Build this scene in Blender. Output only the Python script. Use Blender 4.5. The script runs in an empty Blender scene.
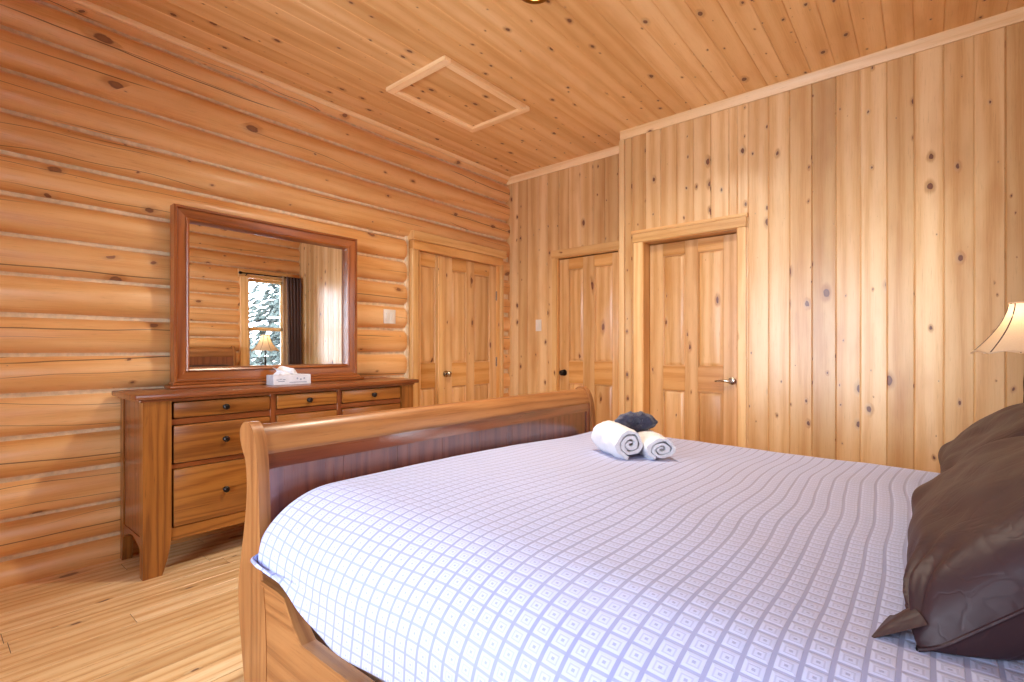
import bpy, bmesh, math, random
from mathutils import Vector, Matrix, noise
R = random.Random(7)
C = bpy.context.scene.collection
sc = bpy.context.scene
PI = math.pi
RIGHTWALL = -0.77      # log wall behind the headboard
FRONTX = -1.30         # wall behind the camera
XN, XF = 3.80, 4.05    # nearer and farther plank wall
YSTEP = 1.965
YL = 3.39              # front of the logs
YSEAM = 3.475
CEIL = 2.97
CAMZ = 1.14
F = 497.0
def ray(u):
    s = (u-512)/F
    return .7694+.6388*s, .6388-.7694*s
def y_at(u, X):
    a, b = ray(u); return b/a*X
def lin(c):
    out = []
    for x in c[:3]:
        x = x/255.0
        out.append(x/12.92 if x <= .04045 else ((x+.055)/1.055)**2.4)
    return (*out, 1.0)

# ------------------------------------------------------------------ materials
class NT:
    def __init__(s, name):
        s.m = bpy.data.materials.new(name); s.m.use_nodes = True
        s.t = s.m.node_tree; s.t.nodes.clear()
        s.out = s.n('ShaderNodeOutputMaterial')
    def n(s, typ, **kw):
        x = s.t.nodes.new(typ)
        for k, v in kw.items(): setattr(x, k, v)
        return x
    def l(s, a, b): s.t.links.new(a, b)
    def put(s, sock, v):
        if isinstance(v, bpy.types.NodeSocket): s.l(v, sock)
        else: sock.default_value = v
    def math(s, op, a, b=0.0, c=0.0, clamp=False):
        x = s.n('ShaderNodeMath', operation=op); x.use_clamp = clamp
        s.put(x.inputs[0], a); s.put(x.inputs[1], b); s.put(x.inputs[2], c)
        return x.outputs[0]
    def ss(s, v, a, b, lo=0.0, hi=1.0):
        x = s.n('ShaderNodeMapRange', interpolation_type='SMOOTHSTEP')
        s.put(x.inputs[0], v); s.put(x.inputs[1], a); s.put(x.inputs[2], b); s.put(x.inputs[3], lo); s.put(x.inputs[4], hi)
        return x.outputs[0]
    def mix(s, f, a, b, blend='MIX'):
        x = s.n('ShaderNodeMix', data_type='RGBA', blend_type=blend)
        s.put(x.inputs[0], f); s.put(x.inputs[6], a); s.put(x.inputs[7], b)
        return x.outputs[2]
    def xyz(s, x, y, z=0.0):
        k = s.n('ShaderNodeCombineXYZ'); s.put(k.inputs[0], x); s.put(k.inputs[1], y); s.put(k.inputs[2], z)
        return k.outputs[0]
    def noise(s, vec, scale=1.0, detail=3.0, rough=.55, dist=0.0):
        x = s.n('ShaderNodeTexNoise', noise_dimensions='3D')
        s.put(x.inputs['Vector'], vec); x.inputs['Scale'].default_value = scale
        x.inputs['Detail'].default_value = detail; x.inputs['Roughness'].default_value = rough
        x.inputs['Distortion'].default_value = dist
        return x.outputs[0]
    def bsdf(s, **kw):
        b = s.n('ShaderNodeBsdfPrincipled')
        for k, v in kw.items(): s.put(b.inputs[k], v)
        s.l(b.outputs[0], s.out.inputs[0]); return b
    def bump(s, h, strength=.3, dist=.002):
        x = s.n('ShaderNodeBump'); s.put(x.inputs['Height'], h)
        x.inputs['Strength'].default_value = strength; x.inputs['Distance'].default_value = dist
        return x.outputs[0]

def wood(name, base, light, dark, knot=(92, 38, 22), knots=.55, ring=70, rough=.38, coat=.25, kx=7.0, ky=3.4, kr=.085,
         cracks=False, tintamp=.35, fig=.5, bump=.12, coatr=.25, warm=(1.03, .95, .83), sat=1.0, streak=.30, cior=1.5):
    n = NT(name)
    uv = n.n('ShaderNodeUVMap', uv_map='UVMap').outputs[0]
    sp = n.n('ShaderNodeSeparateXYZ'); n.l(uv, sp.inputs[0]); U, V = sp.outputs[0], sp.outputs[1]
    at = n.n('ShaderNodeAttribute', attribute_name='tint'); T = at.outputs['Fac']
    # knots
    vo = n.n('ShaderNodeTexVoronoi', voronoi_dimensions='2D', feature='F1')
    wob = n.noise(n.xyz(n.math('MULTIPLY', U, 30), n.math('MULTIPLY', V, 14)), 1, 2)
    wobx = n.math('MULTIPLY_ADD', wob, .16, -.08)
    n.l(n.xyz(n.math('MULTIPLY_ADD', U, kx, wobx), n.math('MULTIPLY_ADD', V, ky, wobx)), vo.inputs['Vector'])
    vo.inputs['Scale'].default_value = 1.0
    D = vo.outputs['Distance']
    cs = n.n('ShaderNodeSeparateColor'); n.l(vo.outputs['Color'], cs.inputs[0])
    size = n.math('MULTIPLY', n.ss(cs.outputs[0], 1-knots, 1.0, 0.0, 1.0), n.math('MULTIPLY_ADD', n.math('POWER', cs.outputs[1], 2.0), kr*1.25, kr*.32))
    gate = n.math('GREATER_THAN', cs.outputs[0], 1-knots)
    core = n.math('MULTIPLY', gate, n.ss(D, n.math('MULTIPLY', size, 1.08), n.math('MULTIPLY', size, .80), 0, 1))
    halo = n.math('MULTIPLY', gate, n.ss(D, n.math('MULTIPLY_ADD', size, 2.6, .02), n.math('MULTIPLY', size, .9), 0, 1))
    # grain
    big = n.noise(n.xyz(n.math('MULTIPLY', U, 9), n.math('MULTIPLY', V, .75), T), 1, 2, .5)
    bend = n.math('MULTIPLY_ADD', halo, .35, n.math('MULTIPLY', big, 2.6*fig))
    rg = n.math('SINE', n.math('MULTIPLY_ADD', U, ring, n.math('MULTIPLY', bend, 9)))
    rg = n.math('MULTIPLY_ADD', rg, .5, .5)
    fine = n.noise(n.xyz(n.math('MULTIPLY', U, 150), n.math('MULTIPLY', V, 3.5), T), 1, 4, .65)
    blot = n.noise(n.xyz(n.math('MULTIPLY', U, 4), n.math('MULTIPLY', V, 1.2), T), 1, 3, .6)
    g = n.math('ADD', n.math('MULTIPLY', rg, .42), n.math('MULTIPLY', fine, .62))
    g = n.ss(g, .25, .85)
    pore = n.noise(n.xyz(n.math('MULTIPLY', U, 260), n.math('MULTIPLY', V, 9), n.math('MULTIPLY', T, 9)), 1, 3, .7)
    col = n.mix(g, lin(light), lin(base))
    col = n.mix(n.ss(blot, .45, .78, 0, .55), col, lin(dark))
    col = n.mix(n.ss(g, .72, 1.0, 0, streak), col, lin(dark))
    col = n.mix(n.ss(pore, .56, .74, 0, streak*1.5), col, lin([c*.80 for c in dark]))
    # per board tint
    tv = n.math('MULTIPLY_ADD', n.math('SUBTRACT', T, .5), tintamp, 1.0)
    warmc = n.mix(n.ss(T, .25, .95), (*warm, 1), (1, 1.0, 1.0, 1))
    col = n.mix(1.0, col, warmc, 'MULTIPLY')
    tc = n.n('ShaderNodeCombineColor'); [n.l(tv, tc.inputs[i]) for i in range(3)]
    col = n.mix(1.0, col, tc.outputs[0], 'MULTIPLY')
    col = n.mix(n.math('MULTIPLY', halo, .42), col, lin([(a*.55+b*.45) for a, b in zip(dark, knot)]))
    col = n.mix(n.math('MULTIPLY', core, .88), col, lin(knot))
    heart = n.math('MULTIPLY', gate, n.ss(D, n.math('MULTIPLY', size, .72), n.math('MULTIPLY', size, .35), 0, 1))
    col = n.mix(n.math('MULTIPLY', heart, n.ss(size, kr*.5, kr*1.2, 0, .6)), col, lin([a*.45+b*.5 for a, b in zip(dark, knot)]))
    h = n.math('MULTIPLY_ADD', fine, .5, n.math('MULTIPLY', rg, .3))
    if cracks:
        cl = None
        for (fq, am, sd, wd_) in ((5.1, .10, 2.0, .010), (8.3, .22, 9.0, .007)):
            wv = n.noise(n.xyz(n.math('MULTIPLY', V, .55), n.math('MULTIPLY_ADD', T, 7, sd)), 1, 3, .55)
            ph = n.math('FRACT', n.math('ADD', n.math('MULTIPLY', U, fq), n.math('MULTIPLY', wv, am*9)))
            ln = n.ss(n.math('ABSOLUTE', n.math('SUBTRACT', ph, .5)), wd_, wd_*2.4, 1, 0)
            gt = n.noise(n.xyz(n.math('MULTIPLY', U, 1.5), n.math('MULTIPLY', V, .8), sd), 1, 1)
            ln = n.math('MULTIPLY', ln, n.ss(gt, .50, .58))
            cl = ln if cl is None else n.math('MAXIMUM', cl, ln)
        col = n.mix(n.math('MULTIPLY', cl, .8), col, lin((70, 35, 20)))
        h = n.math('SUBTRACT', h, n.math('MULTIPLY', cl, 3))
    b = n.bsdf(**{'Base Color': col, 'Roughness': n.math('MULTIPLY_ADD', fine, .12, rough-.05), 'Coat Weight': coat,
                  'Coat Roughness': coatr, 'Coat IOR': cior, 'Specular IOR Level': .42})
    n.l(n.bump(h, bump, .002), b.inputs['Normal'])
    return n.m

def plain(name, col, rough=.5, metal=0.0, nz=0.0, scale=60, coat=0.0, spec=.5, sheen=0.0, bump=0.0, amp=.12):
    n = NT(name)
    tc = n.n('ShaderNodeTexCoord').outputs['Object']
    f = n.noise(tc, scale, 4, .6)
    c2 = [max(0, min(255, x*(1-amp))) for x in col]
    cc = n.mix(n.ss(f, .3, .7), lin(col), lin(c2))
    b = n.bsdf(**{'Base Color': cc, 'Roughness': rough, 'Metallic': metal, 'Coat Weight': coat, 'Specular IOR Level': spec,
                  'Sheen Weight': sheen})
    if bump: n.l(n.bump(f, bump, .003), b.inputs['Normal'])
    return n.m

M = {}
M['plank'] = wood('pine_plank', (208, 166, 110), (222, 190, 141), (184, 134, 78), knots=.58, ring=55, rough=.34, coat=.5, kx=9, ky=5.2, kr=.10, knot=(86, 36, 26), coatr=.30, fig=.35, streak=.22)
M['ceil'] = wood('pine_ceiling', (222, 176, 116), (232, 194, 138), (198, 146, 84), knots=.66, ring=55, rough=.42, coat=.2, kx=10, ky=6.0, kr=.10, knot=(80, 34, 22), tintamp=.24, fig=.35, streak=.2)
M['log'] = wood('log_wood', (222, 170, 108), (232, 188, 134), (202, 142, 78), knots=.42, ring=38, rough=.36, coat=.4, kx=6.5, ky=4.2, kr=.12, cracks=True, tintamp=.2, knot=(116, 70, 50), coatr=.3)
M['floor'] = wood('floor_board', (226, 188, 136), (238, 212, 168), (192, 142, 86), streak=.6, fig=.3, knots=.36, ring=110, rough=.32, coat=.7, kx=8, ky=3.0, kr=.13, tintamp=.30, coatr=.25, knot=(80, 44, 26))
M['trim'] = wood('pine_trim', (220, 176, 114), (232, 196, 140), (200, 150, 92), knots=.12, ring=80, rough=.38, coat=.25)
M['hatch'] = wood('pale_pine_strip', (234, 200, 148), (242, 214, 168), (214, 172, 116), knots=.1, ring=80, rough=.38, coat=.25)
M['door'] = wood('pine_door', (206, 162, 104), (222, 184, 134), (186, 134, 78), knots=.5, ring=70, rough=.34, coat=.35, kx=8, ky=3.2, kr=.09)
M['doorrail'] = wood('pine_door_rail', (200, 146, 78), (214, 166, 104), (176, 118, 54), knots=.25, ring=60, rough=.34, coat=.35)
M['oak'] = wood('oak_dresser', (132, 80, 30), (156, 102, 44), (84, 44, 18), knots=.04, ring=110, rough=.32, coat=.35, fig=1.3, warm=(1.03, .95, .9), knot=(70, 32, 14))
M['cherry'] = wood('cherry_frame', (116, 62, 32), (138, 80, 42), (80, 38, 20), knots=.03, ring=100, rough=.28, coat=.5, fig=1.0, knot=(70, 30, 14))
M['mframe'] = wood('mirror_frame_wood', (140, 76, 34), (162, 96, 46), (96, 48, 22), knots=.03, ring=100, rough=.28, coat=.6, fig=1.0, knot=(70, 30, 14), coatr=.2)
M['bed'] = wood('bed_wood', (142, 92, 50), (162, 112, 66), (104, 60, 30), knots=.05, ring=95, rough=.4, coat=.25, fig=1.2, knot=(80, 40, 30))
M['bedpanel'] = wood('bed_panel_wood', (106, 52, 34), (128, 70, 48), (72, 30, 20), knots=.03, ring=90, rough=.28, coat=1.0, fig=1.2, coatr=.16, cior=2.0)
M['chink'] = plain('chinking', (232, 208, 170), .85, nz=1, scale=25, bump=.2)
M['white'] = plain('white_plastic', (232, 226, 214), .35, scale=10, amp=.03)
M['nickel'] = plain('nickel', (190, 180, 165), .22, 1.0, scale=30)
M['iron'] = plain('dark_iron', (52, 46, 44), .38, .8, scale=40)
M['brass'] = plain('aged_brass', (150, 110, 50), .3, 1.0, scale=40)
M['towel'] = plain('white_terry', (236, 236, 240), .95, scale=420, sheen=.3, bump=.8, amp=.10)
M['wash'] = plain('navy_terry', (58, 58, 82), .95, scale=420, sheen=.4, bump=.8, amp=.35)
M['sheet'] = plain('white_cotton', (232, 232, 238), .9, scale=50, amp=.04)
M['card'] = plain('card_white', (226, 226, 232), .6, scale=18, amp=.06)
M['cardmark'] = plain('card_print', (150, 158, 178), .6, scale=30)
M['tissue'] = plain('tissue_paper', (240, 240, 244), .95, scale=60, amp=.04)
M['snow'] = plain('snow', (215, 220, 226), .9, scale=1.5, amp=.1)
M['bark'] = plain('bark', (86, 66, 50), .9, scale=8, amp=.4, bump=.5)
M['needle'] = plain('fir_foliage', (76, 86, 80), .9, scale=3, amp=.4)
M['black'] = plain('shadow_gap', (40, 26, 16), .8)

def brown():
    n = NT('brown_satin')
    tc = n.n('ShaderNodeTexCoord').outputs['Object']
    f = n.noise(tc, 9, 4, .6, 1.0); w = n.noise(tc, 700, 2)
    col = n.mix(f, lin((58, 37, 41)), lin((44, 28, 31)))
    b = n.bsdf(**{'Base Color': col, 'Roughness': .5, 'Specular IOR Level': .28})
    r1 = n.noise(tc, 5.5, 2, .5, 1.6); r2 = n.noise(tc, 11, 2, .5, 1.2)
    rg = n.math('ADD', n.ss(n.math('ABSOLUTE', n.math('SUBTRACT', r1, .5)), 0, .07), n.math('MULTIPLY', n.ss(n.math('ABSOLUTE', n.math('SUBTRACT', r2, .5)), 0, .06), .5))
    h = n.math('ADD', n.math('MULTIPLY_ADD', rg, .5, n.math('MULTIPLY', f, .5)), n.math('MULTIPLY', w, .04))
    n.l(n.bump(h, .14, .009), b.inputs['Normal'])
    return n.m
M['brown'] = brown()

def quilt():
    n = NT('matelasse_cotton')
    uv = n.n('ShaderNodeUVMap', uv_map='UVMap').outputs[0]
    sp = n.n('ShaderNodeSeparateXYZ'); n.l(uv, sp.inputs[0])
    wx = n.noise(uv, 1.8, 0, .5); wy = n.noise(n.xyz(sp.outputs[1], sp.outputs[0], 5.0), 1.9, .4, .4)
    SX = n.math('ADD', sp.outputs[0], n.math('MULTIPLY_ADD', wx, .06, -.03)); SY = n.math('ADD', sp.outputs[1], n.math('MULTIPLY_ADD', wy, .10, -.05))
    def cell(x, P):
        f = n.math('FRACT', n.math('DIVIDE', x, P))
        return n.math('ABSOLUTE', n.math('SUBTRACT', f, .5))
    a, b_ = cell(SX, .033), cell(SY, .040)
    line = n.math('MAXIMUM', n.math('MULTIPLY', n.ss(a, .39, .44), .85), n.ss(b_, .38, .42))
    c = n.math('MAXIMUM', a, b_)
    ringm = n.math('MULTIPLY', n.ss(c, .17, .20), n.ss(c, .27, .24))
    dot = n.ss(c, .09, .06)
    thread = n.noise(n.xyz(n.math('MULTIPLY', sp.outputs[0], 900), n.math('MULTIPLY', sp.outputs[1], 250)), 1, 2)
    m = n.math('MAXIMUM', line, n.math('MULTIPLY', n.math('MAXIMUM', n.math('MULTIPLY', ringm, .6), dot), .8))
    col = n.mix(m, lin((184, 192, 230)), lin((142, 147, 188)))
    col = n.mix(n.ss(thread, .3, .8, 0, .12), col, lin((160, 163, 190)))
    h = n.math('SUBTRACT', n.ss(c, .45, .2), n.math('MULTIPLY', m, .6))
    bs = n.bsdf(**{'Base Color': col, 'Roughness': n.math('MULTIPLY_ADD', m, -.2, .75), 'Sheen Weight': .25, 'Specular IOR Level': .35})
    n.l(n.bump(h, .35, .003), bs.inputs['Normal'])
    return n.m
M['quilt'] = quilt()

def glass():
    n = NT('window_glass')
    tr = n.n('ShaderNodeBsdfTransparent'); gl = n.n('ShaderNodeBsdfGlossy'); gl.inputs['Roughness'].default_value = .02
    fr = n.n('ShaderNodeFresnel'); fr.inputs[0].default_value = 1.45
    mx = n.n('ShaderNodeMixShader'); n.l(fr.outputs[0], mx.inputs[0]); n.l(tr.outputs[0], mx.inputs[1]); n.l(gl.outputs[0], mx.inputs[2])
    n.l(mx.outputs[0], n.out.inputs[0]); return n.m
M['glass'] = glass()
def mirror():
    n = NT('mirror_silver')
    n.bsdf(**{'Base Color': (.90, .90, .89, 1), 'Metallic': 1.0, 'Roughness': .0}); return n.m
M['mirror'] = mirror()
def shade():
    n = NT('lamp_shade_fabric')
    tc = n.n('ShaderNodeTexCoord').outputs['Object']
    f = n.noise(tc, 260, 3)
    col = n.mix(f, lin((240, 220, 190)), lin((226, 202, 168)))
    df = n.n('ShaderNodeBsdfDiffuse'); n.l(col, df.inputs[0])
    tl = n.n('ShaderNodeBsdfTranslucent'); n.l(col, tl.inputs[0])
    mx = n.n('ShaderNodeMixShader'); mx.inputs[0].default_value = .35
    n.l(df.outputs[0], mx.inputs[1]); n.l(tl.outputs[0], mx.inputs[2]); n.l(mx.outputs[0], n.out.inputs[0]); return n.m
M['shade'] = shade()
def emit(name, col, st):
    n = NT(name); e = n.n('ShaderNodeEmission'); e.inputs[0].default_value = lin(col); e.inputs[1].default_value = st
    n.l(e.outputs[0], n.out.inputs[0]); return n.m
M['bulb'] = emit('bulb_glow', (255, 214, 150), 2.2)
M['lens'] = emit('downlight_lens', (255, 226, 185), 6)
def curtainmat():
    n = NT('curtain_cloth')
    uv = n.n('ShaderNodeUVMap', uv_map='UVMap').outputs[0]
    f = n.noise(uv, 180, 3)
    col = n.mix(f, lin((96, 70, 62)), lin((72, 50, 46)))
    n.bsdf(**{'Base Color': col, 'Roughness': .6, 'Sheen Weight': .3}); return n.m
M['curtain'] = curtainmat()
M['lining'] = plain('curtain_lining', (205, 190, 170), .85, scale=90)

# ------------------------------------------------------------------ mesh builder
AX = {'x': Vector((1, 0, 0)), 'y': Vector((0, 1, 0)), 'z': Vector((0, 0, 1))}
class MB:
    def __init__(s, xf=None):
        s.v, s.f, s.uv, s.t = [], [], [], []; s.xf = xf
    def add(s, verts, faces, uvs=None, tint=None, g=None):
        off = len(s.v); tint = R.random() if tint is None else tint
        vs = [Vector(p) for p in verts]
        if uvs is None:
            ga = AX[g or 'z']; ou, ov = R.uniform(0, 40), R.uniform(0, 40)
            ga = ga if isinstance(ga, Vector) else Vector(ga)
            uvs = []
            for f in faces:
                p = [vs[i] for i in f]
                nrm = Vector((0, 0, 0))
                for i in range(len(p)):
                    a, b = p[i], p[(i+1) % len(p)]
                    nrm += a.cross(b)
                if nrm.length > 1e-12: nrm.normalize()
                if abs(nrm.dot(ga)) > .85:
                    e1 = AX['x'] if ga is AX['y'] or ga is AX['z'] else AX['y']
                    e2 = ga.cross(e1)
                    uvs.append([(q.dot(e1)+ou, q.dot(e2)*.2+ov) for q in p])
                else:
                    # dominant axis across the grain keeps neighbours continuous
                    others = [a for a in AX.values() if a is not ga]
                    ac = max(others, key=lambda a: abs(a.dot(ga.cross(nrm))))
                    uvs.append([(q.dot(ac)+ou, q.dot(ga)+ov) for q in p])
        s.uv += uvs
        if s.xf: vs = [s.xf @ q for q in vs]
        s.v += vs
        s.f += [[i+off for i in f] for f in faces]
        s.t += [tint]*len(faces)
        return s
    def box(s, x0, x1, y0, y1, z0, z1, g='z', bev=.002, tint=None, seg=1):
        bm = bmesh.new(); bmesh.ops.create_cube(bm, size=1)
        for v in bm.verts:
            v.co = Vector(((x0+x1)/2+v.co.x*(x1-x0), (y0+y1)/2+v.co.y*(y1-y0), (z0+z1)/2+v.co.z*(z1-z0)))
        if bev > 0:
            bev = min(bev, .45*min(abs(x1-x0), abs(y1-y0), abs(z1-z0)))
            bmesh.ops.bevel(bm, geom=list(bm.edges), offset=bev, segments=seg, profile=.5, affect='EDGES')
        s.bm(bm, g, tint); return s
    def bm(s, bm, g='z', tint=None):
        bm.verts.index_update()
        vs = [v.co.copy() for v in bm.verts]; fs = [[v.index for v in f.verts] for f in bm.faces]
        bm.free(); s.add(vs, fs, tint=tint, g=g)
    def prism(s, poly, a0, a1, axis='x', g=None, tint=None, steps=1, warp=None):
        """closed polygon extruded along axis; grain along axis unless g is given"""
        n = len(poly); per = [0]
        for i in range(n):
            p, q = poly[i], poly[(i+1) % n]; per.append(per[-1]+math.hypot(q[0]-p[0], q[1]-p[1]))
        ou, ov = R.uniform(0, 40), R.uniform(0, 40)
        vs, fs, uv = [], [], []
        for k in range(steps+1):
            a = a0+(a1-a0)*k/steps
            for p in poly:
                c = {'x': (a, p[0], p[1]), 'y': (p[0], a, p[1]), 'z': (p[0], p[1], a)}[axis]
                vs.append(warp(Vector(c)) if warp else Vector(c))
        for k in range(steps):
            A, B = a0+(a1-a0)*k/steps, a0+(a1-a0)*(k+1)/steps
            for i in range(n):
                j = (i+1) % n
                fs.append([k*n+i, k*n+j, (k+1)*n+j, (k+1)*n+i])
                uv.append([(per[i]+ou, A+ov), (per[i+1]+ou, A+ov), (per[i+1]+ou, B+ov), (per[i]+ou, B+ov)])
        for base in (0, steps*n):
            idx = [base+i for i in range(n)]
            if base == 0: idx = idx[::-1]
            fs.append(idx); uv.append([(poly[i-base][0]+ou, poly[i-base][1]*(1 if g else .3)+ov) for i in idx])
        if g and g != axis: s.add(vs, fs, None, tint, g)
        else: s.add(vs, fs, uv, tint)
        return s
    def grid(s, nu, nv, fn, uvfn=None, tint=None, wrapu=False, wrapv=False):
        vs, fs, uv = [], [], []
        mu, mv = (nu if wrapu else nu+1), (nv if wrapv else nv+1)
        for i in range(mu):
            for j in range(mv): vs.append(Vector(fn(i/nu, j/nv)))
        uvfn = uvfn or (lambda a, b: (a, b))
        for i in range(nu):
            for j in range(nv):
                I, J = (i+1) % mu, (j+1) % mv
                fs.append([i*mv+j, I*mv+j, I*mv+J, i*mv+J])
                uv.append([uvfn(i/nu, j/nv), uvfn((i+1)/nu, j/nv), uvfn((i+1)/nu, (j+1)/nv), uvfn(i/nu, (j+1)/nv)])
        s.add(vs, fs, uv, tint); return s
    def tube(s, pts, r, n=10, tint=None, cap=True):
        pts = [Vector(p) for p in pts]; rr = r if isinstance(r, (list, tuple)) else [r]*len(pts)
        vs, fs = [], []
        up = Vector((0, 0, 1))
        for i, p in enumerate(pts):
            t = (pts[min(i+1, len(pts)-1)]-pts[max(i-1, 0)]).normalized()
            ref = up if abs(t.dot(up)) < .95 else Vector((1, 0, 0))
            e1 = t.cross(ref).normalized(); e2 = t.cross(e1)
            for k in range(n):
                a = 2*PI*k/n; vs.append(p+(e1*math.cos(a)+e2*math.sin(a))*rr[i])
        for i in range(len(pts)-1):
            for k in range(n):
                fs.append([i*n+k, i*n+(k+1) % n, (i+1)*n+(k+1) % n, (i+1)*n+k])
        if cap: fs += [list(range(n))[::-1], [(len(pts)-1)*n+k for k in range(n)]]
        s.add(vs, fs, tint=tint, g='z'); return s
    def lathe(s, prof, c=(0, 0, 0), axis='z', n=24, tint=None):
        """prof: (radius, height) pairs along axis"""
        c = Vector(c); vs, fs = [], []
        e = {'z': (AX['x'], AX['y'], AX['z']), 'y': (AX['x'], AX['z'], AX['y']), 'x': (AX['y'], AX['z'], AX['x'])}[axis]
        for r, h in prof:
            for k in range(n):
                a = 2*PI*k/n; vs.append(c+e[0]*math.cos(a)*max(r, 1e-4)+e[1]*math.sin(a)*max(r, 1e-4)+e[2]*h)
        m = len(prof)
        for i in range(m-1):
            for k in range(n): fs.append([i*n+k, i*n+(k+1) % n, (i+1)*n+(k+1) % n, (i+1)*n+k])
        fs += [list(range(n))[::-1], [(m-1)*n+k for k in range(n)]]
        s.add(vs, fs, tint=tint, g=axis); return s
    def build(s, name, mat, parent=None, o=None, sharp=35, recalc=True):
        me = bpy.data.meshes.new(name)
        off = Vector((0, 0, 0))
        if parent is not None:
            p = parent
            while p is not None: off += p.location; p = p.parent
        elif o is not None: off = Vector(o)
        me.from_pydata([tuple(q-off) for q in s.v], [], s.f)
        uvl = me.uv_layers.new(name='UVMap'); k = 0
        flat = [c for f in s.uv for q in f for c in q]
        uvl.data.foreach_set('uv', flat)
        at = me.attributes.new('tint', 'FLOAT', 'FACE'); at.data.foreach_set('value', s.t)
        if recalc:
            bm = bmesh.new(); bm.from_mesh(me); bmesh.ops.recalc_face_normals(bm, faces=bm.faces); bm.to_mesh(me); bm.free()
        me.shade_smooth(); me.set_sharp_from_angle(angle=math.radians(sharp))
        me.materials.append(M[mat] if isinstance(mat, str) else mat)
        ob = bpy.data.objects.new(name, me); C.objects.link(ob)
        if parent is not None: ob.parent = parent
        elif o is not None: ob.location = off
        return ob
def tag(o, label, cat, group=None):
    o['label'] = label; o['category'] = cat
    if group: o['group'] = group
    return o
def thing(name, loc, label, cat, group=None):
    o = bpy.data.objects.new(name, None); C.objects.link(o); o.location = loc; o.empty_display_size = .1
    return tag(o, label, cat, group)
def struct(o, label=None, cat=None):
    o['kind'] = 'structure'
    if label: o['label'] = label; o['category'] = cat
    return o
def sempty(name, loc, label, cat):
    o = thing(name, loc, label, cat); o['kind'] = 'structure'; return o
def smooth(x): x = max(0.0, min(1.0, x)); return x*x*(3-2*x)
def nz(x, y, z=0.0): return noise.noise(Vector((x, y, z)))
def catmull(pts, n=6):
    out = []
    P = [pts[0]]+list(pts)+[pts[-1]]
    for i in range(1, len(P)-2):
        p0, p1, p2, p3 = P[i-1], P[i], P[i+1], P[i+2]
        for k in range(n):
            t = k/n
            out.append(tuple(.5*((2*b)+(-a+c)*t+(2*a-5*b+4*c-d)*t*t+(-a+3*b-3*c+d)*t**3) for a, b, c, d in zip(p0, p1, p2, p3)))
    out.append(tuple(pts[-1])); return out

# ------------------------------------------------------------------ log walls
SEAMS = [-.075, .123, .310, .507, .708, .918, 1.116, 1.313, 1.514, 1.706, 1.904, 2.10, 2.305, 2.502, 2.706, 2.90, 3.06]
DEP = YSEAM-YL
def log_wall(name, xa, xb, openings, conv):
    """conv maps (x, depth behind log front, z) to the room; openings are (x0, x1, z0, z1)"""
    w, ch = MB(), MB()
    for k in range(len(SEAMS)-1):
        z0, z1 = SEAMS[k], SEAMS[k+1]; zc, hh = (z0+z1)/2, (z1-z0)/2
        spans = [(xa, xb, False, False)]
        for (a, b, c, d) in openings:
            if zc > c and zc < d:
                new = []
                for (p, q, e, f) in spans:
                    if a > p: new.append((p, min(a, q), e, True))
                    if b < q: new.append((max(b, p), q, True, f))
                spans = new
        ou = R.uniform(0, 50); tint = R.random(); ov = R.uniform(0, 50)
        for (p, q, e, f) in spans:
            n = max(6, int((q-p)/.09)); NP = 14
            xs = [p+(q-p)*i/n for i in range(n+1)]
            for (flag, edge, sg) in ((e, p, 1), (f, q, -1)):
                if flag: xs += [edge+sg*t for t in (.004, .012, .025, .04)]
            xs = sorted(set(xs))
            vs, fs, uv = [], [], []
            for x in xs:
                rr = 1.0
                for flag, edge in ((e, p), (f, q)):
                    if flag and abs(x-edge) < .05:
                        t = 1-abs(x-edge)/.05; rr = min(rr, math.sqrt(max(0, 1-t*t))*.75+.25)
                wob = .006*nz(x*1.3, k*7.1)
                for j in range(NP+1):
                    t = -1+2*j/NP
                    prof = DEP*(1-math.sqrt(max(0.0, 1-abs(t)**2.4)))
                    d = prof+(1-rr)*(DEP*.9)*(1-prof/DEP)+wob+.003*nz(x*3, k*5+t*2)
                    zz = zc+hh*.995*t*(1-.10*(1-rr))+.004*nz(x*.9, k*3.3, 5)
                    vs.append(conv(x, d, zz))
            for i in range(len(xs)-1):
                for j in range(NP):
                    m = NP+1
                    fs.append([i*m+j, (i+1)*m+j, (i+1)*m+j+1, i*m+j+1])
                    uu = [ou+j*.017, ou+(j+1)*.017]
                    uv.append([(uu[0], xs[i]+ov), (uu[0], xs[i+1]+ov), (uu[1], xs[i+1]+ov), (uu[1], xs[i]+ov)])
            m = NP+1
            fs.append(list(range(m))); uv.append([(ou+j*.017, ov) for j in range(m)])
            fs.append([(len(xs)-1)*m+j for j in range(m)][::-1]); uv.append([(ou+j*.017, ov) for j in range(m)])
            w.add(vs, fs, uv, tint)
    for k in range(1, len(SEAMS)-1):
        z = SEAMS[k]
        if z > CEIL: continue
        spans = [(xa, xb)]
        for (a, b, c, d) in openings:
            if z > c-.02 and z < d+.02:
                spans = [t for (p, q) in spans for t in ((p, min(a-.0, q)), (max(b, p), q)) if t[1]-t[0] > .01]
        for (p, q) in spans:
            n = max(4, int((q-p)/.1))
            def fn(a, b, p=p, q=q, z=z):
                x = p+(q-p)*a; t = -1+2*b
                return conv(x, .043+.010*(1-t*t)+.004*nz(x*4, z*9), z+t*.030+.003*nz(x*5, z*7, 2))
            ch.grid(n, 4, fn, lambda a, b: (a, b))
    return w, ch
DOOR_A = (2.715, 3.925, -1, 2.19)
w, ch = log_wall('wall_left', FRONTX, XF+.02, [DOOR_A], lambda x, d, z: (x, YL+d, z))
wl = struct(w.build('wall_left', 'log', sharp=60, recalc=False), 'wall of stacked varnished logs behind the dresser', 'wall')
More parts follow.
